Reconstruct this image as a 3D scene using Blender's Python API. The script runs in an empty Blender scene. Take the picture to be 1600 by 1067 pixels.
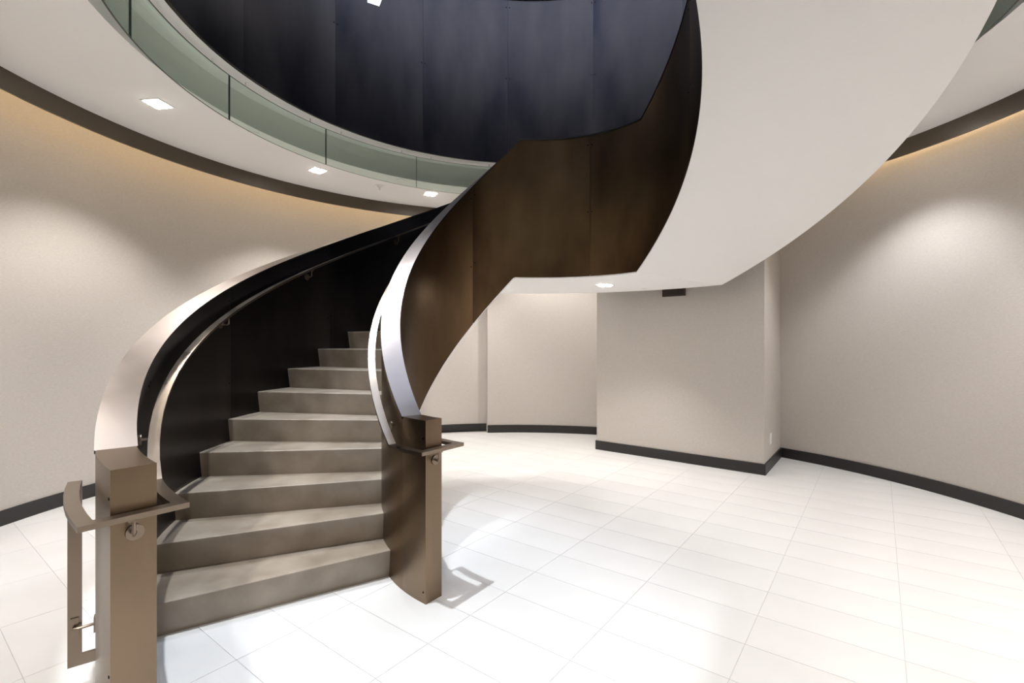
import bpy, bmesh, math, random
from mathutils import Vector, Matrix
random.seed(4)
C = bpy.context.scene.collection
RAD = math.radians
PI = math.pi

# ------------------------------------------------------------------ camera, world, large lights, exposure
scene = bpy.context.scene
cam_data = bpy.data.cameras.new('camera')
cam = bpy.data.objects.new('camera', cam_data)
C.objects.link(cam)
cam.location = (0.0, 0.0, 1.431)
cam.rotation_euler = (RAD(90), 0, 0)
cam_data.sensor_width = 36.0
cam_data.lens = 36.0 * 762.0 / 1600.0
cam_data.clip_start = 0.02
scene.camera = cam

world = bpy.data.worlds.new('world')
scene.world = world
world.use_nodes = True
world.node_tree.nodes['Background'].inputs[0].default_value = (0.75, 0.85, 1.0, 1)
world.node_tree.nodes['Background'].inputs[1].default_value = 0.4

vs = scene.view_settings
vs.view_transform = 'Standard'
vs.look = 'None'
vs.gamma = 1.0
vs.use_curve_mapping = False
vs.exposure = 0.33

SPOT_W = 150.0          # each ceiling downlight
SPOT_COL = (1.0, 0.965, 0.93)
UPPER_W = 1500.0        # each downlight in the high ceiling over the stairwell
COVE_STRENGTH = 14.0
COVE_COL = (1.0, 0.72, 0.40)
SKY_STRENGTH = 2.4
SKY_COL = (0.64, 0.76, 1.0)

# ------------------------------------------------------------------ measured layout (metres)
CX, CY = 0.259, 3.573                # axis of the stair
WX, WY, WR = 0.082, 3.633, 4.05      # axis and radius of the round wall
RI, RO = 1.174, 2.388                # clear stair between the guards
RI2, RO2 = 1.056, 2.518              # far faces of the guards
H = 0.17                             # riser
T1, DT = 3.7016, 0.14831             # first nosing, angle per step
ZT = 14 * H                          # landing level
ZU = 28 * H                          # upper floor level
TF = RAD(220.8)                      # guard top is level before this angle
TNI, TNO = RAD(231.65), RAD(230.49)  # ends of the inner / outer guard
TK = RAD(36.5)                       # second flight begins (guard top)
TB = RAD(38.9)                       # second flight begins (underside)
TA = RAD(102.4)                      # landing begins (underside)
TA2 = RAD(99.5)                      # landing begins (guard top)
S2 = 1.125
ZB = 2.038                           # underside of landing
AB = -0.3105
ZN, ZLT = 1.0, 3.352                 # guard top at newel and landing
T15 = TK - DT
TEND2 = T15 - 13 * DT                # last nosing of flight two
TDECK = TEND2 - RAD(40)
ZC = 3.41                            # lower ceiling
R_OPEN = 2.82                        # edge of lower ceiling around the opening
Z_REC = 3.665                        # recessed soffit round the opening
R_DRUM = 2.535                       # bronze guard of the upper floor
R_VAL = 3.848
VX, VY = 0.17, 3.6


def nos(t):
    return H + H / DT * (T1 - t)


def guard_top(t):
    if t >= TF: return ZN
    if t >= TA2: return ZN + (TF - t) / (TF - TA2) * (ZLT - ZN)
    if t >= TK: return ZLT
    return min(ZLT + S2 * (TK - t), ZU + 0.985)


def guard_bot(t):
    if t >= TA: return max(0.0, min(nos(t) + AB, ZB))
    if t >= TB: return ZB
    return min(ZB + S2 * (TB - t), ZU - 0.30)


def rail_z(t):
    return guard_top(t) - 0.15


# ------------------------------------------------------------------ helpers
def finish(name, verts, faces, mat, parent=None, sharp=35, mats=None, fmat=None, smooth=True, origin=None):
    me = bpy.data.meshes.new(name)
    bm = bmesh.new()
    vv = [bm.verts.new(v) for v in verts]
    bm.verts.ensure_lookup_table()
    for i, f in enumerate(faces):
        try:
            fc = bm.faces.new([vv[k] for k in f])
            if fmat: fc.material_index = fmat[i]
        except ValueError:
            pass
    return bm_obj(name, bm, mat, parent, sharp, mats, smooth, origin)


def bm_obj(name, bm, mat, parent=None, sharp=35, mats=None, smooth=True, origin=None):
    bmesh.ops.recalc_face_normals(bm, faces=bm.faces)
    if smooth:
        ca = RAD(sharp)
        for f in bm.faces: f.smooth = True
        for e in bm.edges:
            if len(e.link_faces) == 2:
                if e.calc_face_angle(0) > ca: e.smooth = False
    xs = [v.co.x for v in bm.verts]; ys = [v.co.y for v in bm.verts]; zs = [v.co.z for v in bm.verts]
    o = origin if origin is not None else Vector(((min(xs) + max(xs)) / 2, (min(ys) + max(ys)) / 2, min(zs)))
    o = Vector(o)
    for v in bm.verts: v.co -= o
    me = bpy.data.meshes.new(name)
    bm.to_mesh(me); bm.free()
    for m in (mats or [mat]): me.materials.append(m)
    ob = bpy.data.objects.new(name, me)
    C.objects.link(ob)
    put(ob, o, parent)
    return ob


def world_loc(o):
    p = Vector(o.location)
    while o.parent:
        o = o.parent; p += Vector(o.location)
    return p


def put(ob, loc, parent=None):
    if parent is not None:
        ob.parent = parent
        ob.location = Vector(loc) - world_loc(parent)
    else:
        ob.location = loc


def thing(name, label, cat, loc, group=None):
    o = bpy.data.objects.new(name, None)
    o.empty_display_size = 0.1
    C.objects.link(o)
    o.location = loc
    return tag(o, label, cat, group)


def tag(o, label, cat, group=None):
    o['label'] = label; o['category'] = cat
    if group: o['group'] = group
    return o


def struct(o, label=None):
    o['kind'] = 'structure'
    if label: o['label'] = label
    return o


def pol(r, t, z, c=(CX, CY)):
    return (c[0] + r * math.cos(t), c[1] + r * math.sin(t), z)


def arc_geo(r0, r1, t0, t1, zb, zt, n=24, c=(CX, CY), closed=False):
    """swept box between radii r0<r1, angles t0..t1; zb / zt numbers or functions of the angle"""
    fb = zb if callable(zb) else (lambda t: zb)
    ft = zt if callable(zt) else (lambda t: zt)
    ts = t0 if isinstance(t0, list) else [t0 + (t1 - t0) * i / n for i in range(n + 1)]
    if closed: ts = ts[:-1]
    V, F = [], []
    for t in ts:
        V += [pol(r0, t, fb(t), c), pol(r1, t, fb(t), c), pol(r1, t, ft(t), c), pol(r0, t, ft(t), c)]
    m = len(ts)
    for i in range(m if closed else m - 1):
        a, b = 4 * i, 4 * ((i + 1) % m)
        for k in range(4):
            F.append((a + k, a + (k + 1) % 4, b + (k + 1) % 4, b + k))
    if not closed:
        F.append((0, 1, 2, 3)); F.append(tuple(4 * (m - 1) + k for k in (3, 2, 1, 0)))
    return V, F


def arc_box(name, r0, r1, t0, t1, zb, zt, mat, parent=None, n=24, c=(CX, CY), closed=False, sharp=35, **kw):
    V, F = arc_geo(r0, r1, t0, t1, zb, zt, n, c, closed)
    return finish(name, V, F, mat, parent, sharp, **kw)


def box_geo(x0, x1, y0, y1, z0, z1):
    V = [(x, y, z) for z in (z0, z1) for (x, y) in ((x0, y0), (x1, y0), (x1, y1), (x0, y1))]
    F = [(3, 2, 1, 0), (4, 5, 6, 7), (0, 1, 5, 4), (1, 2, 6, 5), (2, 3, 7, 6), (3, 0, 4, 7)]
    return V, F


def obox_geo(cn, ux, uy, uz, sx, sy, sz):
    """box centred at cn with half sizes along three axes"""
    cn = Vector(cn); V = []
    for k in (-1, 1):
        for i, j in ((-1, -1), (1, -1), (1, 1), (-1, 1)):
            V.append(tuple(cn + ux * (i * sx) + uy * (j * sy) + uz * (k * sz)))
    F = [(3, 2, 1, 0), (4, 5, 6, 7), (0, 1, 5, 4), (1, 2, 6, 5), (2, 3, 7, 6), (3, 0, 4, 7)]
    return V, F


def disc_geo(cn, ax, r, h, n=16):
    """short cylinder from cn along ax"""
    cn = Vector(cn); ax = Vector(ax).normalized()
    u = ax.orthogonal().normalized(); w = ax.cross(u)
    V, F = [], []
    for k in (0, 1):
        for i in range(n):
            a = 2 * PI * i / n
            V.append(tuple(cn + ax * (h * k) + u * (r * math.cos(a)) + w * (r * math.sin(a))))
    for i in range(n):
        F.append((i, (i + 1) % n, n + (i + 1) % n, n + i))
    F.append(tuple(reversed(range(n)))); F.append(tuple(range(n, 2 * n)))
    return V, F


def join(*gs):
    V, F = [], []
    for v, f in gs:
        k = len(V); V += v; F += [tuple(i + k for i in q) for q in f]
    return V, F


def tube_geo(pts, r, n=8):
    pts = [Vector(p) for p in pts]
    V, F = [], []
    prev = None
    for i, p in enumerate(pts):
        d = (pts[min(i + 1, len(pts) - 1)] - pts[max(i - 1, 0)]).normalized()
        u = (prev - d * prev.dot(d)).normalized() if prev is not None else d.orthogonal().normalized()
        prev = u; w = d.cross(u)
        for k in range(n):
            a = 2 * PI * k / n
            V.append(tuple(p + u * (r * math.cos(a)) + w * (r * math.sin(a))))
    for i in range(len(pts) - 1):
        for k in range(n):
            F.append((i * n + k, i * n + (k + 1) % n, (i + 1) * n + (k + 1) % n, (i + 1) * n + k))
    F.append(tuple(reversed(range(n)))); F.append(tuple((len(pts) - 1) * n + k for k in range(n)))
    return V, F


def sweep_flat(pts, w, t):
    """flat bar (width w horizontal, thickness t vertical, top on the path) with mitred corners"""
    pts = [Vector(p) for p in pts]
    V, F = [], []
    m = len(pts)
    for i, p in enumerate(pts):
        def dirn(a, b):
            d = b - a; d.z = 0
            return d.normalized()
        if i == 0: d0 = d1 = dirn(pts[0], pts[1])
        elif i == m - 1: d0 = d1 = dirn(pts[-2], pts[-1])
        else: d0, d1 = dirn(pts[i - 1], p), dirn(p, pts[i + 1])
        n0 = Vector((-d0.y, d0.x, 0)); n1 = Vector((-d1.y, d1.x, 0))
        nn = (n0 + n1).normalized()
        nn = nn * (0.5 * w / max(0.3, nn.dot(n0)))
        for s, dz in ((-1, -t), (1, -t), (1, 0), (-1, 0)):
            V.append(tuple(p + nn * s + Vector((0, 0, dz))))
    for i in range(m - 1):
        a, b = 4 * i, 4 * i + 4
        for k in range(4):
            F.append((a + k, a + (k + 1) % 4, b + (k + 1) % 4, b + k))
    F.append((3, 2, 1, 0)); F.append(tuple(4 * (m - 1) + k for k in range(4)))
    return V, F


# ------------------------------------------------------------------ materials
def new_mat(name):
    m = bpy.data.materials.new(name); m.use_nodes = True
    nt = m.node_tree
    return m, nt, nt.nodes['Principled BSDF']


def N(nt, kind, **kw):
    n = nt.nodes.new(kind)
    for k, v in kw.items(): setattr(n, k, v)
    return n


def noise_mix(nt, c0, c1, scale, detail=3, stretch=(1, 1, 1), lo=0.35, hi=0.65, coord='Object'):
    tc = N(nt, 'ShaderNodeTexCoord'); mp = N(nt, 'ShaderNodeMapping')
    mp.inputs['Scale'].default_value = stretch
    nt.links.new(tc.outputs[coord], mp.inputs['Vector'])
    nz = N(nt, 'ShaderNodeTexNoise'); nz.inputs['Scale'].default_value = scale; nz.inputs['Detail'].default_value = detail
    nt.links.new(mp.outputs[0], nz.inputs['Vector'])
    rp = N(nt, 'ShaderNodeValToRGB')
    rp.color_ramp.elements[0].position = lo; rp.color_ramp.elements[0].color = (*c0, 1)
    rp.color_ramp.elements[1].position = hi; rp.color_ramp.elements[1].color = (*c1, 1)
    nt.links.new(nz.outputs['Fac'], rp.inputs['Fac'])
    return rp, nz, mp


def plain(name, col, rough=0.5, metal=0.0, spec=None):
    m, nt, b = new_mat(name)
    b.inputs['Base Color'].default_value = (*col, 1)
    b.inputs['Roughness'].default_value = rough
    b.inputs['Metallic'].default_value = metal
    if spec is not None: b.inputs['Specular IOR Level'].default_value = spec
    return m


def speckled(name, c0, c1, scale, rough, bump=0.0, detail=3, stretch=(1, 1, 1), metal=0.0, spec=None, rough2=None, lo=.35, hi=.65):
    m, nt, b = new_mat(name)
    rp, nz, mp = noise_mix(nt, c0, c1, scale, detail, stretch, lo, hi)
    nt.links.new(rp.outputs[0], b.inputs['Base Color'])
    b.inputs['Roughness'].default_value = rough
    b.inputs['Metallic'].default_value = metal
    if spec is not None: b.inputs['Specular IOR Level'].default_value = spec
    if rough2 is not None:
        mr = N(nt, 'ShaderNodeMapRange')
        mr.inputs['To Min'].default_value = rough; mr.inputs['To Max'].default_value = rough2
        mr.inputs['From Min'].default_value = 0.3; mr.inputs['From Max'].default_value = 0.7
        nt.links.new(nz.outputs['Fac'], mr.inputs['Value']); nt.links.new(mr.outputs[0], b.inputs['Roughness'])
    if bump:
        bp = N(nt, 'ShaderNodeBump'); bp.inputs['Strength'].default_value = bump; bp.inputs['Distance'].default_value = 0.002
        nt.links.new(nz.outputs['Fac'], bp.inputs['Height']); nt.links.new(bp.outputs[0], b.inputs['Normal'])
    return m


def emit(name, col, s):
    m, nt, b = new_mat(name)
    b.inputs['Base Color'].default_value = (*col, 1)
    b.inputs['Emission Color'].default_value = (*col, 1)
    b.inputs['Emission Strength'].default_value = s
    return m


M = {}


def wallpaper():
    m, nt, b = new_mat('woven_wallcovering')
    rp, nz, mp = noise_mix(nt, (0.525, 0.482, 0.438), (0.63, 0.582, 0.535), 5.0, 6, (9, 9, 90), .3, .7)
    rp2, nz2, mp2 = noise_mix(nt, (0.94, 0.94, 0.94), (1.0, 1.0, 1.0), 7.0, 4, (70, 70, 8), .3, .7)
    mx = N(nt, 'ShaderNodeMix', data_type='RGBA', blend_type='MULTIPLY')
    mx.inputs[0].default_value = 1.0
    nt.links.new(rp.outputs[0], mx.inputs[6]); nt.links.new(rp2.outputs[0], mx.inputs[7])
    nt.links.new(mx.outputs[2], b.inputs['Base Color'])
    b.inputs['Roughness'].default_value = 0.75
    b.inputs['Specular IOR Level'].default_value = 0.25
    bp = N(nt, 'ShaderNodeBump'); bp.inputs['Strength'].default_value = 0.12; bp.inputs['Distance'].default_value = 0.002
    nt.links.new(nz.outputs['Fac'], bp.inputs['Height']); nt.links.new(bp.outputs[0], b.inputs['Normal'])
    return m


def bronze(name, c0, c1, r0, r1, scale=1.6, stretch=(1, 1, .35)):
    return speckled(name, c0, c1, scale, r0, 0.0, 5, stretch, 1.0, rough2=r1, lo=.3, hi=.7)


M['wall'] = wallpaper()
M['base'] = plain('dark_baseboard', (0.020, 0.017, 0.017), 0.45)
M['ceiling'] = plain('ceiling_paint', (0.90, 0.885, 0.87), 0.8, spec=0.2)
M['soffit'] = plain('soffit_paint', (0.90, 0.89, 0.875), 0.6, spec=0.25)
M['valance'] = plain('valance_paint', (0.085, 0.062, 0.040), 0.35)
M['tile'] = speckled('porcelain_tile', (0.72, 0.71, 0.695), (0.77, 0.76, 0.745), 1.7, 0.28, 0, 4, spec=0.45, rough2=0.36)
M['grout'] = plain('grout', (0.56, 0.54, 0.525), 0.8)
M['stone'] = speckled('honed_stone', (0.215, 0.170, 0.125), (0.385, 0.328, 0.264), 2.8, 0.30, 0.0, 12, rough2=.42, spec=0.55)
M['bronze'] = bronze('patinated_bronze', (0.045, 0.028, 0.016), (0.23, 0.152, 0.088), 0.27, 0.40, 1.2, (1, 1, .4))
M['cap'] = bronze('bronze_cap_sheen', (0.255, 0.215, 0.19), (0.32, 0.275, 0.248), 0.28, 0.42)  # lighter copy of the guard bronze, sky reflection put into the colour
M['newel'] = bronze('bronze_newel_lit', (0.17, 0.125, 0.085), (0.28, 0.205, 0.138), 0.26, 0.40)  # same bronze lightened in colour for the reflections on the posts
M['rail'] = bronze('brushed_bronze_rail', (0.26, 0.21, 0.165), (0.33, 0.27, 0.215), 0.26, 0.38, 4)
M['drum'] = bronze('dark_bronze', (0.024, 0.023, 0.028), (0.082, 0.070, 0.066), 0.30, 0.44)
M['screw'] = plain('screw_black', (0.01, 0.009, 0.008), 0.4, 1.0)
M['white'] = plain('white_plastic', (0.88, 0.87, 0.85), 0.4)
M['dark'] = plain('dark_bronze_paint', (0.035, 0.022, 0.016), 0.5)
M['trimwhite'] = plain('white_trim', (0.82, 0.81, 0.79), 0.5)
M['lamp'] = emit('lamp_face', (1.0, 0.95, 0.88), 22.0)
M['cove'] = emit('cove_strip', COVE_COL, COVE_STRENGTH)
M['sky'] = emit('skylight_glass', SKY_COL, SKY_STRENGTH)
M['upper'] = plain('upper_paint', (0.72, 0.72, 0.71), 0.8)
M['pendant'] = emit('pendant_face', (0.98, 0.96, 0.92), 2.0)


def glass():
    m, nt, b = new_mat('pale_green_glass')
    out = nt.nodes['Material Output']
    tr = N(nt, 'ShaderNodeBsdfTransparent'); tr.inputs[0].default_value = (0.91, 0.967, 0.93, 1)
    gl = N(nt, 'ShaderNodeBsdfGlossy'); gl.inputs['Roughness'].default_value = 0.02
    gl.inputs[0].default_value = (0.85, 0.95, 0.9, 1)
    lw = N(nt, 'ShaderNodeLayerWeight'); lw.inputs['Blend'].default_value = 0.5
    pw = N(nt, 'ShaderNodeMath', operation='POWER'); pw.inputs[1].default_value = 4.0
    fr = N(nt, 'ShaderNodeMath', operation='MULTIPLY_ADD'); fr.inputs[1].default_value = 0.6; fr.inputs[2].default_value = 0.03
    nt.links.new(lw.outputs['Facing'], pw.inputs[0]); nt.links.new(pw.outputs[0], fr.inputs[0])
    mx = N(nt, 'ShaderNodeMixShader')
    nt.links.new(fr.outputs[0], mx.inputs[0]); nt.links.new(tr.outputs[0], mx.inputs[1]); nt.links.new(gl.outputs[0], mx.inputs[2])
    nt.links.new(mx.outputs[0], out.inputs['Surface'])
    return m


M['glass'] = glass()
M['glass_edge'] = plain('glass_edge', (0.03, 0.045, 0.038), 0.3)

# ------------------------------------------------------------------ floor and its tiles
LOB = (RAD(235), RAD(305))             # the round room opens to a lobby here
LX0 = WX + WR * math.cos(LOB[0]); LX1 = WX + WR * math.cos(LOB[1]); LYT = WY + WR * math.sin(LOB[0])
LY0 = -3.2
outline = [(WX + WR * math.cos(RAD(a)), WY + WR * math.sin(RAD(a))) for a in range(-55, 236, 3)]
room_poly = outline + [(LX0, LY0), (LX1, LY0)]


def prism(name, poly, z0, z1, mat, parent=None, **kw):
    n = len(poly)
    V = [(x, y, z0) for x, y in poly] + [(x, y, z1) for x, y in poly]
    F = [tuple(reversed(range(n))), tuple(range(n, 2 * n))] + [(i, (i + 1) % n, n + (i + 1) % n, n + i) for i in range(n)]
    return finish(name, V, F, mat, parent, **kw)


big = [(WX + (WR + .12) * math.cos(RAD(a)), WY + (WR + .12) * math.sin(RAD(a))) for a in range(-55, 236, 3)] + [(LX0 - .1, LY0 - .1), (LX1 + .1, LY0 - .1)]
floor = struct(prism('floor', big, -0.15, -0.0025, M['grout'], smooth=False), 'white tiled floor of the round stair hall')


def clip(poly, a, b):
    out = []
    n = len(poly)
    def side(p): return (b[0] - a[0]) * (p[1] - a[1]) - (b[1] - a[1]) * (p[0] - a[0])
    for i in range(n):
        p, q = poly[i], poly[(i + 1) % n]
        sp, sq = side(p), side(q)
        if sp >= 0: out.append(p)
        if (sp >= 0) != (sq >= 0):
            t = sp / (sp - sq)
            out.append((p[0] + (q[0] - p[0]) * t, p[1] + (q[1] - p[1]) * t))
    return out


GA = RAD(53.0)
g1 = Vector((math.cos(GA), math.sin(GA))); g2 = Vector((-math.sin(GA), math.cos(GA)))
full = [(WX + WR * math.cos(RAD(a)), WY + WR * math.sin(RAD(a))) for a in range(0, 360, 4)]
lobby_poly = [(LX0, LY0), (LX1, LY0), (LX1, LYT), (LX0, LYT)]
OFF_ROW = 0.508 - 0.0          # row lines across the 53 degree direction
OFF_ALONG = 0.105
gap = 0.0012
restV, restF = [], []
box_mesh = None
for i in range(-14, 15):
    for j in range(-10, 26):
        a0, a1 = OFF_ALONG + .3 * j + gap, OFF_ALONG + .3 * (j + 1) - gap
        b0, b1 = OFF_ROW + .6 * i + gap, OFF_ROW + .6 * (i + 1) - gap
        q = [g1 * a0 + g2 * b0, g1 * a1 + g2 * b0, g1 * a1 + g2 * b1, g1 * a0 + g2 * b1]
        q = [(v.x, v.y) for v in q]
        mid = (sum(p[0] for p in q) / 4, sum(p[1] for p in q) / 4)
        if mid[1] > -9:
            poly = q
            inside = all((p[0] - WX) ** 2 + (p[1] - WY) ** 2 < (WR * .998) ** 2 for p in q)
            pieces = []
            if inside: pieces = [q]
            else:
                pc = q
                for k in range(len(full)):
                    pc = clip(pc, full[k], full[(k + 1) % len(full)])
                    if len(pc) < 3: break
                if len(pc) >= 3: pieces.append(pc)
                elif mid[1] < .6:
                    pc = q
                    for k in range(4):
                        pc = clip(pc, lobby_poly[k], lobby_poly[(k + 1) % 4])
                        if len(pc) < 3: break
                    if len(pc) >= 3: pieces.append(pc)
            for pc in pieces:
                seen = any(p[1] > 1.3 and abs(p[0]) < 1.25 * p[1] for p in pc)
                if seen:
                    if inside and box_mesh is not None:
                        o = bpy.data.objects.new('floor_tile', box_mesh); C.objects.link(o)
                        put(o, (mid[0], mid[1], -0.0025), floor)
                    else:
                        o = prism('floor_tile', pc, -0.0025, 0.0, M['tile'], floor, smooth=False,
                                  origin=(mid[0], mid[1], -0.0025))
                        if inside: box_mesh = o.data
                else:
                    n = len(pc); k0 = len(restV)
                    restV += [(x, y, -.0025) for x, y in pc] + [(x, y, 0) for x, y in pc]
                    restF += [tuple(k0 + n + k for k in range(n))] + [(k0 + k, k0 + (k + 1) % n, k0 + n + (k + 1) % n, k0 + n + k) for k in range(n)]
ft = finish('floor_tile_field', restV, restF, M['tile'], floor, smooth=False)
ft['kind'] = 'stuff'

# ------------------------------------------------------------------ walls
WT = 0.12
WTOP = 3.72
WC = (WX, WY)


def wall_arc(name, a0, a1, r, n, label):
    o = struct(arc_box(name, r, r + WT, RAD(a0), RAD(a1), -0.15, WTOP, M['wall'], n=n, c=WC), label)
    return o


def base_arc(name, a0, a1, r, n):
    o = arc_box(name, r - 0.014, r, RAD(a0), RAD(a1), 0.0, 0.118, M['base'], n=n, c=WC)
    return struct(o, 'dark brown baseboard along the curved wall')


RREC = 4.225
wall_arc('wall_left', 112, 235, WR, 60, 'curved wall in woven taupe wallcovering behind the staircase foot')
wall_arc('wall_recess', 96.6, 112, RREC, 12, 'shallow recessed part of the curved taupe wall')
wall_arc('wall_back', 36, 96.6, WR, 36, 'curved taupe wall at the back under the landing')
wall_arc('wall_right', -55, 36, WR, 48, 'curved wall in woven taupe wallcovering beside the pillar')
base_arc('baseboard_left', 112, 235, WR, 60)
base_arc('baseboard_recess', 96.7, 111.9, RREC, 12)
base_arc('baseboard_back', 36, 96.6, WR, 36)
base_arc('baseboard_right', -55, 36, WR, 48)
# recess returns
for nm, a in (('wall_return_1', 96.6), ('wall_return_2', 112)):
    struct(arc_box(nm, WR + WT * .5, RREC + .02, RAD(a - .12), RAD(a + .12) , -0.15, WTOP, M['wall'], n=1, c=WC))
# lobby behind the viewer
for nm, (x0, x1, y0, y1) in dict(wall_lobby_left=(LX0 - WT, LX0, LY0, LYT), wall_lobby_right=(LX1, LX1 + WT, LY0, LYT),
                                 wall_lobby_end=(LX0 - WT, LX1 + WT, LY0 - WT, LY0)).items():
    V, F = box_geo(x0, x1, y0, y1, -0.15, WTOP)
    struct(finish(nm, V, F, M['wall'], smooth=False), 'taupe lobby wall')

# pillar boxing
PA, PB, PC_ = (1.128, 6.485), (2.703, 5.222), (3.345, 6.07)


def norm2(p, q):
    d = Vector((q[0] - p[0], q[1] - p[1])).normalized()
    return d


dAB = norm2(PA, PB)
nAB = Vector((-dAB.y, dAB.x))           # towards the back
PD = (PA[0] + nAB.x * 1.05, PA[1] + nAB.y * 1.05)
struct(prism('wall_pillar', [PA, PB, PC_, (3.2, 6.6), PD], -0.15, WTOP, M['wall'], smooth=False), 'boxed taupe pillar standing out from the curved wall')


def base_run(name, p, q, t=0.014, e0=0.0, e1=0.0):
    d = norm2(p, q); n = Vector((d.y, -d.x))
    p = (p[0] - d.x * e0, p[1] - d.y * e0); q = (q[0] + d.x * e1, q[1] + d.y * e1)
    poly = [p, (p[0] + n.x * t, p[1] + n.y * t), (q[0] + n.x * t, q[1] + n.y * t), q]
    return struct(prism(name, poly, 0, 0.118, M['base'], smooth=False), 'dark brown baseboard round the pillar')


base_run('baseboard_pillar_1', PA, PB, e0=.014, e1=.014)
base_run('baseboard_pillar_2', PB, PC_)
base_run('baseboard_pillar_3', PD, PA)

# ------------------------------------------------------------------ ceiling, stepped opening, valance
ring_t = [2 * PI * i / 120 for i in range(121)]


def ring_poly_ceiling():
    """lower ceiling: from the opening out to the valance / lobby"""
    V, F = [], []
    n = 120
    outer = []
    for i in range(n):
        t = 2 * PI * i / n
        outer.append((VX + (R_VAL) * math.cos(t), VY + R_VAL * math.sin(t)))
    for z in (ZC, ZC + .05):
        for i in range(n):
            t = 2 * PI * i / n
            V.append(pol(R_OPEN, t, z)); V.append((outer[i][0], outer[i][1], z))
    for i in range(n):
        j = (i + 1) % n
        F.append((2 * i, 2 * i + 1, 2 * j + 1, 2 * j))
        k = 2 * n
        F.append((k + 2 * i, k + 2 * j, k + 2 * j + 1, k + 2 * i + 1))
        F.append((2 * i, 2 * j, k + 2 * j, k + 2 * i)); F.append((2 * i + 1, k + 2 * i + 1, k + 2 * j + 1, 2 * j + 1))
    return V, F


V, F = ring_poly_ceiling()
struct(finish('ceiling', V, F, M['ceiling']), 'white ring ceiling round the stair opening')
V, F = box_geo(LX0 - WT, LX1 + WT, LY0 - WT, 0.71, ZC + .052, ZC + .10)
struct(finish('ceiling_lobby', V, F, M['ceiling'], smooth=False), 'white lobby ceiling')
struct(arc_box('trim_1', R_OPEN, R_OPEN + .04, 0, 2 * PI, ZC + .05, Z_REC, M['ceiling'], n=120, closed=True), 'white upstand of the stepped ceiling opening')
struct(arc_box('ceiling_recess', R_DRUM + .03, R_OPEN + .04, 0, 2 * PI, Z_REC, Z_REC + .05, M['ceiling'], n=120, closed=True), 'white recessed soffit round the opening')
# slot over the wall with its valance
VALC = (VX, VY)
struct(arc_box('trim_2', R_VAL, R_VAL + .018, RAD(-58), RAD(238), 3.255, ZC + .05, M['valance'], n=110, c=VALC), 'dark bronze valance hiding the wall light')
struct(arc_box('ceiling_slot', R_VAL, 4.50, RAD(-60), RAD(240), ZC + .10, ZC + .14, M['valance'], n=110, c=VALC), 'dark top of the wall light slot')
cv = arc_box('cove_light', R_VAL + .022, R_VAL + .034, RAD(-56), RAD(236), 3.37, 3.39, M['cove'], n=110, c=VALC)
tag(cv, 'warm light strip hidden behind the dark ceiling valance', 'light')

# ------------------------------------------------------------------ upper storey seen through the opening
struct(arc_box('floor_upper', R_DRUM + .03, 5.2, 0, 2 * PI, ZU - .2, ZU, M['upper'], n=96, closed=True), 'upper gallery floor')
struct(arc_box('wall_upper', 5.2, 5.32, 0, 2 * PI, ZU - .2, 7.4, M['upper'], n=96, closed=True), 'pale upper gallery wall')
struct(arc_box('ceiling_upper', 2.3, 5.32, 0, 2 * PI, 7.4, 7.5, M['upper'], n=96, closed=True), 'pale upper ceiling')
V, F = disc_geo((CX, CY, 7.44), (0, 0, 1), 2.32, .03, 64)
struct(finish('window_1', V, F, M['sky']), 'round skylight over the stair')

guard = thing('gallery_guard', 'tall ring of blackened bronze panels lining the ceiling opening', 'guard', (CX, CY, Z_REC))
DZ0, DZ1 = Z_REC + .0, 5.70
k = 0
for i in range(15):
    a0 = 121.0 + 24 * (i - 7); a1 = a0 + 24
    mid = ((a0 + a1) / 2 + 360) % 360
    open_mid = (math.degrees(TEND2 + TDECK) / 2 + 360) % 360
    z1 = DZ1
    if abs((mid - open_mid + 180) % 360 - 180) < 20: z1 = ZU
    g = RAD(.022)
    pn = arc_box('guard_panel', R_DRUM, R_DRUM + .022, RAD(a0) + g, RAD(a1) - g, DZ0, z1, M['drum'], guard, n=14)
    for (aa, zz) in ((a0 + .45, 4.712), (a1 - .45, 4.712), (a0 + .45, 5.60), (a1 - .45, 5.60)):
        if zz > z1 or not 40 < mid < 190: continue
        t = RAD(aa)
        V, F = disc_geo(pol(R_DRUM + .001, t, zz), (-math.cos(t), -math.sin(t), 0), .008, .003, 8)
        finish('screw', V, F, M['screw'], pn)
arc_box('guard_cap', R_DRUM - .012, R_DRUM + .05, TEND2, TDECK + 2 * PI, DZ1, DZ1 + .02, M['dark'], guard, n=96)
arc_box('guard_backing', R_DRUM + .022, R_DRUM + .03, 0, 2 * PI, DZ0, ZU, M['dark'], guard, n=96, closed=True)

baffle = thing('glass_baffle', 'ring of pale green glass panes hanging below the ceiling opening', 'glass', (CX, CY, 3.255))
for i in range(15):
    a0 = 122.0 + 24.2 * (i - 7) if False else 122.0 + 24 * (i - 7); a1 = a0 + 24
    g = RAD(.07)
    V, F = arc_geo(2.630, 2.642, RAD(a0) + g, RAD(a1) - g, 3.262, 3.632, 14)
    # side faces (inner and outer) clear, the narrow edges dark green
    fm = []
    for f in F:
        zs = [V[q][2] for q in f]; rs = [math.hypot(V[q][0] - CX, V[q][1] - CY) for q in f]
        fm.append(0 if (max(rs) - min(rs) < .004 and max(zs) - min(zs) > .1) else 1)
    for aa in (a0 + 4, a1 - 4):
        Vh, Fh = disc_geo(pol(2.636, RAD(aa), 3.632), (0, 0, 1), .006, Z_REC - 3.632, 8)
        finish('hanger', Vh, Fh, M['trimwhite'], baffle)
    finish('glass_pane', V, F, None, baffle, mats=[M['glass'], M['glass_edge']], fmat=fm)

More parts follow.
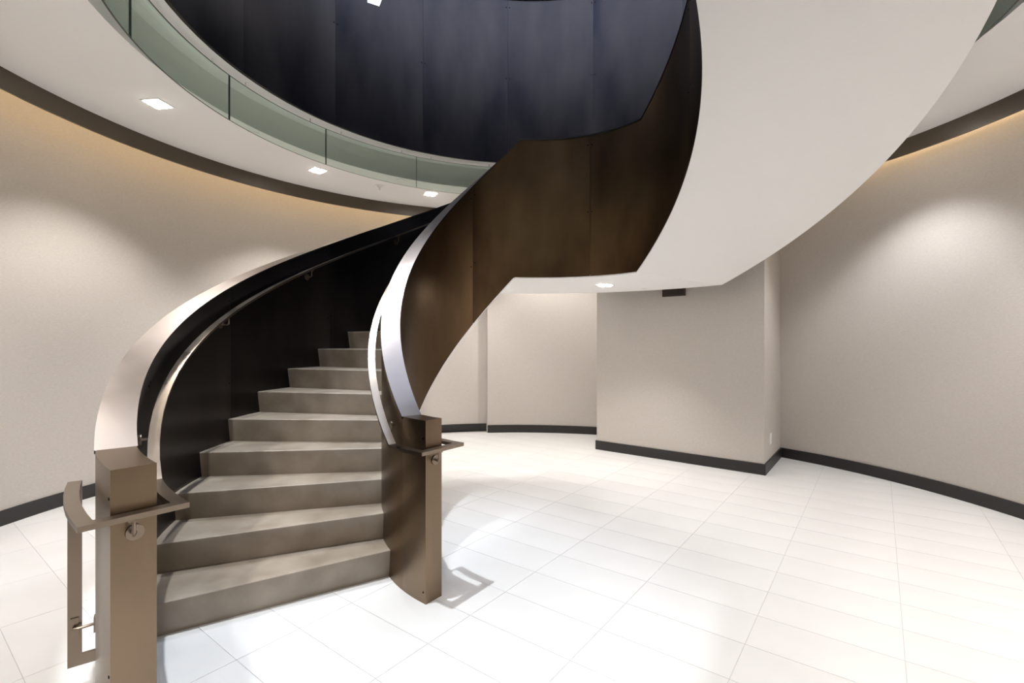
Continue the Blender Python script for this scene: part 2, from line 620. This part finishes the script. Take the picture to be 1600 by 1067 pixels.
# ------------------------------------------------------------------ the staircase
stair = thing('staircase', 'curved bronze staircase with stone steps rising round to a landing', 'staircase', (CX, CY, 0))


def step(k, a, dt, top):
    V, F = [], []
    n = 5
    e = 0.028
    back = e / RI + 0.01
    ts = [a - (dt + back) * i / n for i in range(n + 1)]
    r0, r1 = RI - .004, RO + .004
    zb = top - H - (0.0 if k == 1 else 0.02)
    if k == 1: zb = 0.0
    for i, t in enumerate(ts):
        zk = max(zb, min(guard_bot(t) + .013, top - .03)) if i else zb
        P = [pol(r0, t, zk), pol(r1, t, zk), pol(r1, t, top), pol(r0, t, top)]
        if i == 0:
            nx, ny = math.sin(a) * e, -math.cos(a) * e
            P[0] = (P[0][0] + nx, P[0][1] + ny, P[0][2]); P[1] = (P[1][0] + nx, P[1][1] + ny, P[1][2])
        V += P
    for i in range(n):
        p, q = 4 * i, 4 * i + 4
        for m in range(4): F.append((p + m, p + (m + 1) % 4, q + (m + 1) % 4, q + m))
    F.append((0, 1, 2, 3)); F.append(tuple(4 * n + m for m in (3, 2, 1, 0)))
    bm = bmesh.new()
    vv = [bm.verts.new(v) for v in V]
    for f in F: bm.faces.new([vv[q] for q in f])
    bm.verts.ensure_lookup_table()
    ed = bm.edges.get((bm.verts[2], bm.verts[3]))
    bmesh.ops.bevel(bm, geom=[ed], offset=.008, segments=3, affect='EDGES', profile=.5)
    return bm_obj('step', bm, M['stone'], stair, 25)


for k in range(1, 14): step(k, T1 - DT * (k - 1), DT, k * H)
# landing slab counts as the fourteenth step
aL = T1 - 13 * DT
arc_box('landing', RI - .004, RO + .004, aL, T15 - .03, lambda t: max(ZT - .2, guard_bot(t) + .013), ZT, M['stone'], stair, n=20)
for k in range(15, 28): step(k, T15 - DT * (k - 15), DT, k * H)
arc_box('top_deck', RI - .004, R_DRUM - .004, TEND2, TDECK, ZU - .2, ZU, M['stone'], stair, n=14)


def angs(t0, t1, step_=RAD(2.0)):
    """angles from t0 down to t1 with the profile's kinks included"""
    ks = [t for t in (TF, TA, TB, TK, TA2, T1 + .2, T1 + .1, RAD(217.5)) if min(t0, t1) < t < max(t0, t1)]
    n = max(1, int(abs(t1 - t0) / step_ + .5))
    ts = [t0 + (t1 - t0) * i / n for i in range(n + 1)] + ks
    return sorted(set(round(t, 6) for t in ts), reverse=True)


def guard_panels(r0, r1, seams, name, screw_r, screw_side, mat):
    for i in range(len(seams) - 1):
        g = 0.0012 / r0
        ts = angs(seams[i] - (g if i else 0), seams[i + 1] + (g if i < len(seams) - 2 else 0))
        pn = arc_box(name, r0, r1, ts, None, guard_bot, lambda t: guard_top(t) - .012, mat, stair)
        pairs = []
        if i > 0: pairs.append(seams[i] - .012 / screw_r * 1.6)
        if i < len(seams) - 2: pairs.append(seams[i + 1] + .012 / screw_r * 1.6)
        for t in pairs:
            for dz in (-.10, -.72):
                zz = guard_top(t) + dz
                if zz < guard_bot(t) + .03: continue
                dr = screw_side
                V, F = disc_geo(pol(screw_r - dr * .001, t, zz), (dr * math.cos(t), dr * math.sin(t), 0), .006, .0035, 8)
                finish('screw', V, F, M['screw'], pn)


seam_in = [TNI, RAD(187.3), RAD(125.6), RAD(63.9), RAD(2.2), RAD(-59.5), TDECK]
seam_out = [TNO, RAD(205.0), RAD(177.2), RAD(149.2), RAD(121.3), RAD(93.4), RAD(65.5), RAD(37.6), RAD(9.7), RAD(-18.2), RAD(-46), TEND2]
# newel posts are the level ends of the guards
guard_panels(RI2, RI, [TF] + seam_in[1:], 'inner_guard_panel', RI2, -1, M['bronze'])
guard_panels(RO2 - (RO2 - RO), RO2, [TF] + seam_out[1:], 'outer_guard_panel', RO, -1, M['drum'])  # outer panels share the darker bronze of the gallery ring
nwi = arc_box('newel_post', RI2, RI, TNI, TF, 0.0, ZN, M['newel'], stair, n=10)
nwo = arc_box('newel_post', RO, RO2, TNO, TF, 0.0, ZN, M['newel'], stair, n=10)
for par, r, sd, ts_, in ((nwo, RO2, 1, TNO), (nwi, RI, 1, TNI), (nwo, RO, -1, TNO)):
    t = ts_ - .02 / r
    for zz in (.06, .30, ZN - .10):
        if par is nwi and zz == .30: continue
        V, F = disc_geo(pol(r - sd * .001, t, zz), (sd * math.cos(t), sd * math.sin(t), 0), .0055, .003, 8)
        finish('screw', V, F, M['screw'], par)

# caps on the guards
capx = 0.004
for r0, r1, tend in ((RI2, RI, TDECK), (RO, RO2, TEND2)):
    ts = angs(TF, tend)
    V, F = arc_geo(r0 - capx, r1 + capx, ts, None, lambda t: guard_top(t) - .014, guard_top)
    fm = [0 if k % 4 == 2 else 1 for k in range(len(F) - 2)] + [1, 1]      # top lightened for the sky sheen, edges in darker bronze
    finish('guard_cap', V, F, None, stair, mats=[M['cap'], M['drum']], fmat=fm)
# white underside
tb0 = T1 - .06
while guard_bot(tb0) < 0.05: tb0 -= .005
so = arc_box('soffit', RI2 + .001, RO2 - .001, angs(tb0, TDECK + .2), None, lambda t: guard_bot(t) - .010, lambda t: guard_bot(t) + .012, M['soffit'], stair, sharp=12)


# handrails: flat bars on brackets, wrapped round each newel
def handrail(rs, rn_out, t_front, t_back, brk, brk_r, sgn, front_r):
    """rs: radius on the stair side, rn_out: radius past the newel, sgn: +1 when the guard lies outside the rail"""
    zl = ZN - 0.15
    pts = []
    tend = TEND2 + .05
    for t in reversed(angs(TF, tend, RAD(3))):
        pts.append(pol(rs, t, rail_z(t)))
    n = 6
    for i in range(1, n + 1): pts.append(pol(rs, TF + (t_front - TF) * i / n, zl))
    pts.append(pol(rn_out, t_front, zl))
    for i in range(1, n + 1): pts.append(pol(rn_out, t_front + (t_back - t_front) * i / n, zl))
    V, F = sweep_flat(pts, .045, .019)
    hr = finish('handrail', V, F, M['rail'], stair, 25)
    # drop at the end of the return and its foot back to the newel
    t = t_back
    er = Vector((math.cos(t), math.sin(t), 0)); et = Vector((-math.sin(t), math.cos(t), 0)); ez = Vector((0, 0, 1))
    zb_ = 0.085
    g = []
    pc = Vector(pol(rn_out, t, 0)) + et * .0075
    g.append(obox_geo(pc + ez * ((zl - .019 + zb_) / 2), er, et, ez, .0225, .0075, (zl - .019 - zb_) / 2))
    face = RO2 if sgn > 0 else RI2
    lo, hi = sorted((face, rn_out - (-.0225 if sgn > 0 else .0225)))
    cr = (lo + hi) / 2
    cr = (face + (rn_out - .0225 * sgn)) / 2
    half = abs(face - (rn_out - .0225 * sgn)) / 2
    pc2 = Vector(pol(cr, t, 0)) + et * .0075
    g.append(obox_geo(pc2 + ez * (zb_ + .0225), er, et, ez, half, .0075, .0225))
    V, F = join(*g)
    finish('rail_return', V, F, M['rail'], hr, 25)
    # tie from the drop to the newel
    zz = .25
    p0 = Vector(pol(rn_out, t, zz)) + et * .015
    p1 = Vector(pol(face, t, zz)) + et * .03
    V, F = join(obox_geo(p0 + et * .003, er, et, ez, .013, .003, .038),
                tube_geo([p0 + et * .004, p0 + et * .022, p0.lerp(p1, .15) + et * .022, p1], .006),
                obox_geo(p1 + er * (.004 * sgn), er, et, ez, .004, .016, .032))
    finish('tie_bracket', V, F, M['rail'], hr, 30)

    def bracket(fp, nrm, rp):
        """rosette on the face at fp (normal nrm), stem out and up to the underside of the rail at rp"""
        fp = Vector(fp); rp = Vector(rp); nrm = Vector(nrm)
        knee = Vector((rp.x, rp.y, fp.z))
        V, F = join(disc_geo(fp, nrm, .027, .007, 18), tube_geo([fp + nrm * .005, fp.lerp(knee, .75), knee + Vector((0, 0, .008)), rp], .0065, 8),
                    obox_geo(rp + Vector((0, 0, -.003)), er, et, ez, .014, .014, .003))
        finish('bracket', V, F, M['rail'], hr, 30)

    for b in brk:
        t = RAD(b)
        z = rail_z(t) - .019
        rd = (1 if sgn > 0 else -1)
        fr = RO if sgn > 0 else RI
        bracket(pol(fr, t, z - .062), (-rd * math.cos(t), -rd * math.sin(t), 0), pol(rs, t, z))
    # on the front of the newel
    te = TNO if sgn > 0 else TNI
    nv = Vector((-math.sin(te), math.cos(te), 0))
    bracket(Vector(pol(front_r, te, zl - .075)), nv, Vector(pol(front_r + .012, t_front + .004, zl - .019)))
    return hr


handrail(2.325, 2.588, RAD(231.2), RAD(216.6), [211, 180.4, 155.7, 130.3, 105, 80, 55, 30, 5, -20, -45], RO, 1, 2.452)
handrail(1.238, 0.958, RAD(233.7), RAD(219.0), [212.7, 183, 153, 123, 93, 63, 33, 3, -27, -57], RI, -1, 1.105)

# ------------------------------------------------------------------ downlights
def add_spot(name, loc, w, size, blend, parent, col=SPOT_COL, rot=(0, 0, 0)):
    ld = bpy.data.lights.new(name, 'SPOT')
    ld.energy = w; ld.spot_size = RAD(size); ld.spot_blend = blend
    ld.shadow_soft_size = .05; ld.color = col
    lo = bpy.data.objects.new(name, ld); C.objects.link(lo)
    lo.rotation_euler = rot
    put(lo, loc, parent)
    return lo


def downlight(x, y, z, rot, label, w, size=100, group=None, half=.085, tilt=0, col=SPOT_COL):
    t = thing('downlight', label, 'light', (x, y, z), group)
    ux = Vector((math.cos(rot), math.sin(rot), 0)); uy = Vector((-math.sin(rot), math.cos(rot), 0)); uz = Vector((0, 0, 1))
    c = Vector((x, y, z))
    b = .012
    g = []
    for s in (-1, 1):
        g.append(obox_geo(c + ux * (s * (half - b / 2)) + uz * -.002, ux, uy, uz, b / 2, half, .003))
        g.append(obox_geo(c + uy * (s * (half - b / 2)) + uz * -.002, ux, uy, uz, half - b, b / 2, .003))
    V, F = join(*g); finish('trim_frame', V, F, M['trimwhite'], t, smooth=False)
    V, F = obox_geo(c + uz * -.0005, ux, uy, uz, half - b, half - b, .0015); finish('lamp_plate', V, F, M['lamp'], t, smooth=False)
    for i in (-1, 1):
        for j in (-1, 1):
            q = c + ux * (i * .034) + uy * (j * .034)
            V, F = disc_geo(q + uz * -.002, (0, 0, -1), .026, .014, 16); finish('lamp', V, F, M['lamp'], t)
    if w: add_spot('downlight_beam', (x, y, z - .03), w, size, .65, t, col, rot=(0, -RAD(tilt), rot))
    return t


ring = [171.4, 140.5, 114.5, 86, 15.3, -13, -41, -69, -97, 201.5, 231]
lab = {171.4: 'square downlight in ring ceiling above the lower newel post', 140.5: 'square downlight in ring ceiling under the middle glass joint',
       114.5: 'square downlight in ring ceiling just above the outer stair guard', 86: 'square downlight in ring ceiling behind the landing guard',
       15.3: 'square downlight in ring ceiling nearest the pillar, over the right wall', -13: 'square downlight in ring ceiling, second past the pillar',
       -41: 'square downlight in ring ceiling, third past the pillar', -69: 'square downlight in ring ceiling beside the lobby opening, right wall side',
       -97: 'square downlight in ring ceiling in front of the lobby opening', 231: 'square downlight in ring ceiling beside the lobby, left wall side',
       201.5: 'square downlight in ring ceiling between left wall and first newel'}
for a in ring:
    x, y, z = pol(3.245, RAD(a), ZC)
    downlight(x, y, z, RAD(a), lab[a], SPOT_W * (.4 if a in (-97, 231) else .8 if a == 15.3 else 1), 96, 'ring ceiling downlights', tilt=7 if a > 60 else 0, col=(0.95, 0.965, 1.0) if a == 15.3 else SPOT_COL)
downlight(.973, 5.113, ZB - .0115, RAD(65), 'square downlight in the white underside of the landing', SPOT_W * .55, 105)
for x, sd in ((-1.2, 'newel post side'), (1.3, 'pillar side')):
    downlight(x, -1.2, ZC + .052, 0, 'square downlight in the lobby ceiling, ' + sd, SPOT_W * .25, 110, 'lobby downlights')

for a, r, wk, lb in ((218.8, 2.42, .85, 'high square downlight over the stairwell above the newel posts'), (268, 2.42, .22, 'added high square fill light over the stairwell on the lobby side'),
                 (318, 2.42, .3, 'added high square fill light over the stairwell above the second flight'),  # this and the lobby-side one are added to brighten floor and treads
                         (168, 2.42, .5, 'high square downlight over the stairwell above the first flight')):
    x, y, z = pol(r, RAD(a), 7.4)
    downlight(x, y, z, RAD(a), lb, UPPER_W * wk, {218.8: 40, 168: 28}.get(a, 60), 'high stairwell downlights', tilt=-4 if a in (218.8, 168) else -10, col=(0.88, 0.94, 1.0))

# ------------------------------------------------------------------ small fittings
def ceiling_fitting(name, label, cat, x, y, z, r, h, cone=True):
    V, F = disc_geo((x, y, z - .006), (0, 0, 1), r, .006, 24)
    t = thing(name, label, cat, (x, y, z))
    finish('cover_plate', V, F, M['white'], t)
    if cone:
        V, F = [], []
        n = 16
        prof = [(r * .62, -.004), (r * .5, -.02), (r * .28, -.034), (r * .12, -h)]
        for rr, dz in prof:
            for i in range(n): V.append((x + rr * math.cos(2 * PI * i / n), y + rr * math.sin(2 * PI * i / n), z + dz))
        for k in range(len(prof) - 1):
            for i in range(n): F.append((k * n + i, k * n + (i + 1) % n, (k + 1) * n + (i + 1) % n, (k + 1) * n + i))
        F.append(tuple(range((len(prof) - 1) * n, len(prof) * n)))
        F.append(tuple(range(n)))
        finish('head', V, F, M['trimwhite'], t)
    return t


ceiling_fitting('sprinkler', 'small white sprinkler head hanging from the ring ceiling', 'sprinkler', -1.68, 6.19, ZC, .055, .06)
ceiling_fitting('ceiling_disc', 'flat white disc on ceiling edge between two downlights, behind the second glass pane', 'sensor', *pol(2.915, RAD(158.6), ZC), .05, .02, False)
ceiling_fitting('ceiling_disc', 'flat white disc on ceiling edge near the sprinkler, behind the glass', 'sensor', *pol(2.90, RAD(124), ZC), .05, .02, False)
ceiling_fitting('landing_sensor', 'small flat disc on the white underside of the landing', 'sensor', 1.488, 5.476, ZB - .010, .03, .02, False)

# outlet on the pillar's side
dBC = norm2(PB, PC_); nBC = Vector((dBC.y, -dBC.x))
oc = Vector((2.923, 5.483 + .02, .335))
pb = Vector((PB[0], PB[1])); s = (Vector((oc.x, oc.y)) - pb).dot(dBC)
op = pb + dBC * s
out = thing('wall_outlet', 'small white outlet plate low on the pillar side', 'outlet', (op.x, op.y, .275))
d3 = Vector((dBC.x, dBC.y, 0)); n3 = Vector((nBC.x, nBC.y, 0)); ez = Vector((0, 0, 1))
V, F = obox_geo(Vector((op.x, op.y, .335)) + n3 * .003, d3, n3, ez, .036, .003, .06); finish('cover_plate', V, F, M['white'], out, smooth=False)
for dz in (-.024, .024):
    V, F = obox_geo(Vector((op.x, op.y, .335 + dz)) + n3 * .0068, d3, n3, ez, .016, .0009, .014); finish('socket', V, F, M['trimwhite'], out, smooth=False)

# dark box high on the pillar face
d3 = Vector((dAB.x, dAB.y, 0)); n3 = Vector((dAB.y, -dAB.x, 0))
bc = Vector((1.9345, 5.822)); pa = Vector(PA); s = (bc - pa).dot(dAB); bp = pa + dAB * s
wb = thing('wall_box', 'dark brown rectangular box high on the pillar under the landing', 'wall box', (bp.x, bp.y, 1.97))
V, F = obox_geo(Vector((bp.x, bp.y, 2.11)) + n3 * .02, d3, n3, ez, .135, .02, .14); finish('housing', V, F, M['dark'], wb, smooth=False)
V, F = obox_geo(Vector((bp.x, bp.y, 2.11)) + n3 * .0425, d3, n3, ez, .12, .0025, .125); finish('front_panel', V, F, M['dark'], wb, smooth=False)

# white lamp hanging in the stairwell above
px, py, pz = -1.235, 4.6, 4.645
pd = thing('pendant_lamp', 'white rectangular lamp hanging high in the stairwell', 'lamp', (px, py, pz))
ux = Vector((math.cos(.5), math.sin(.5), 0)); uy = Vector((-math.sin(.5), math.cos(.5), 0))
V, F = obox_geo((px - .06, py, pz + .25), ux, uy, ez, .055, .055, .25); finish('shade', V, F, M['pendant'], pd, smooth=False)
V, F = tube_geo([(px - .06, py, pz + .5), (px - .06, py, 7.4)], .006); finish('cord', V, F, M['dark'], pd)
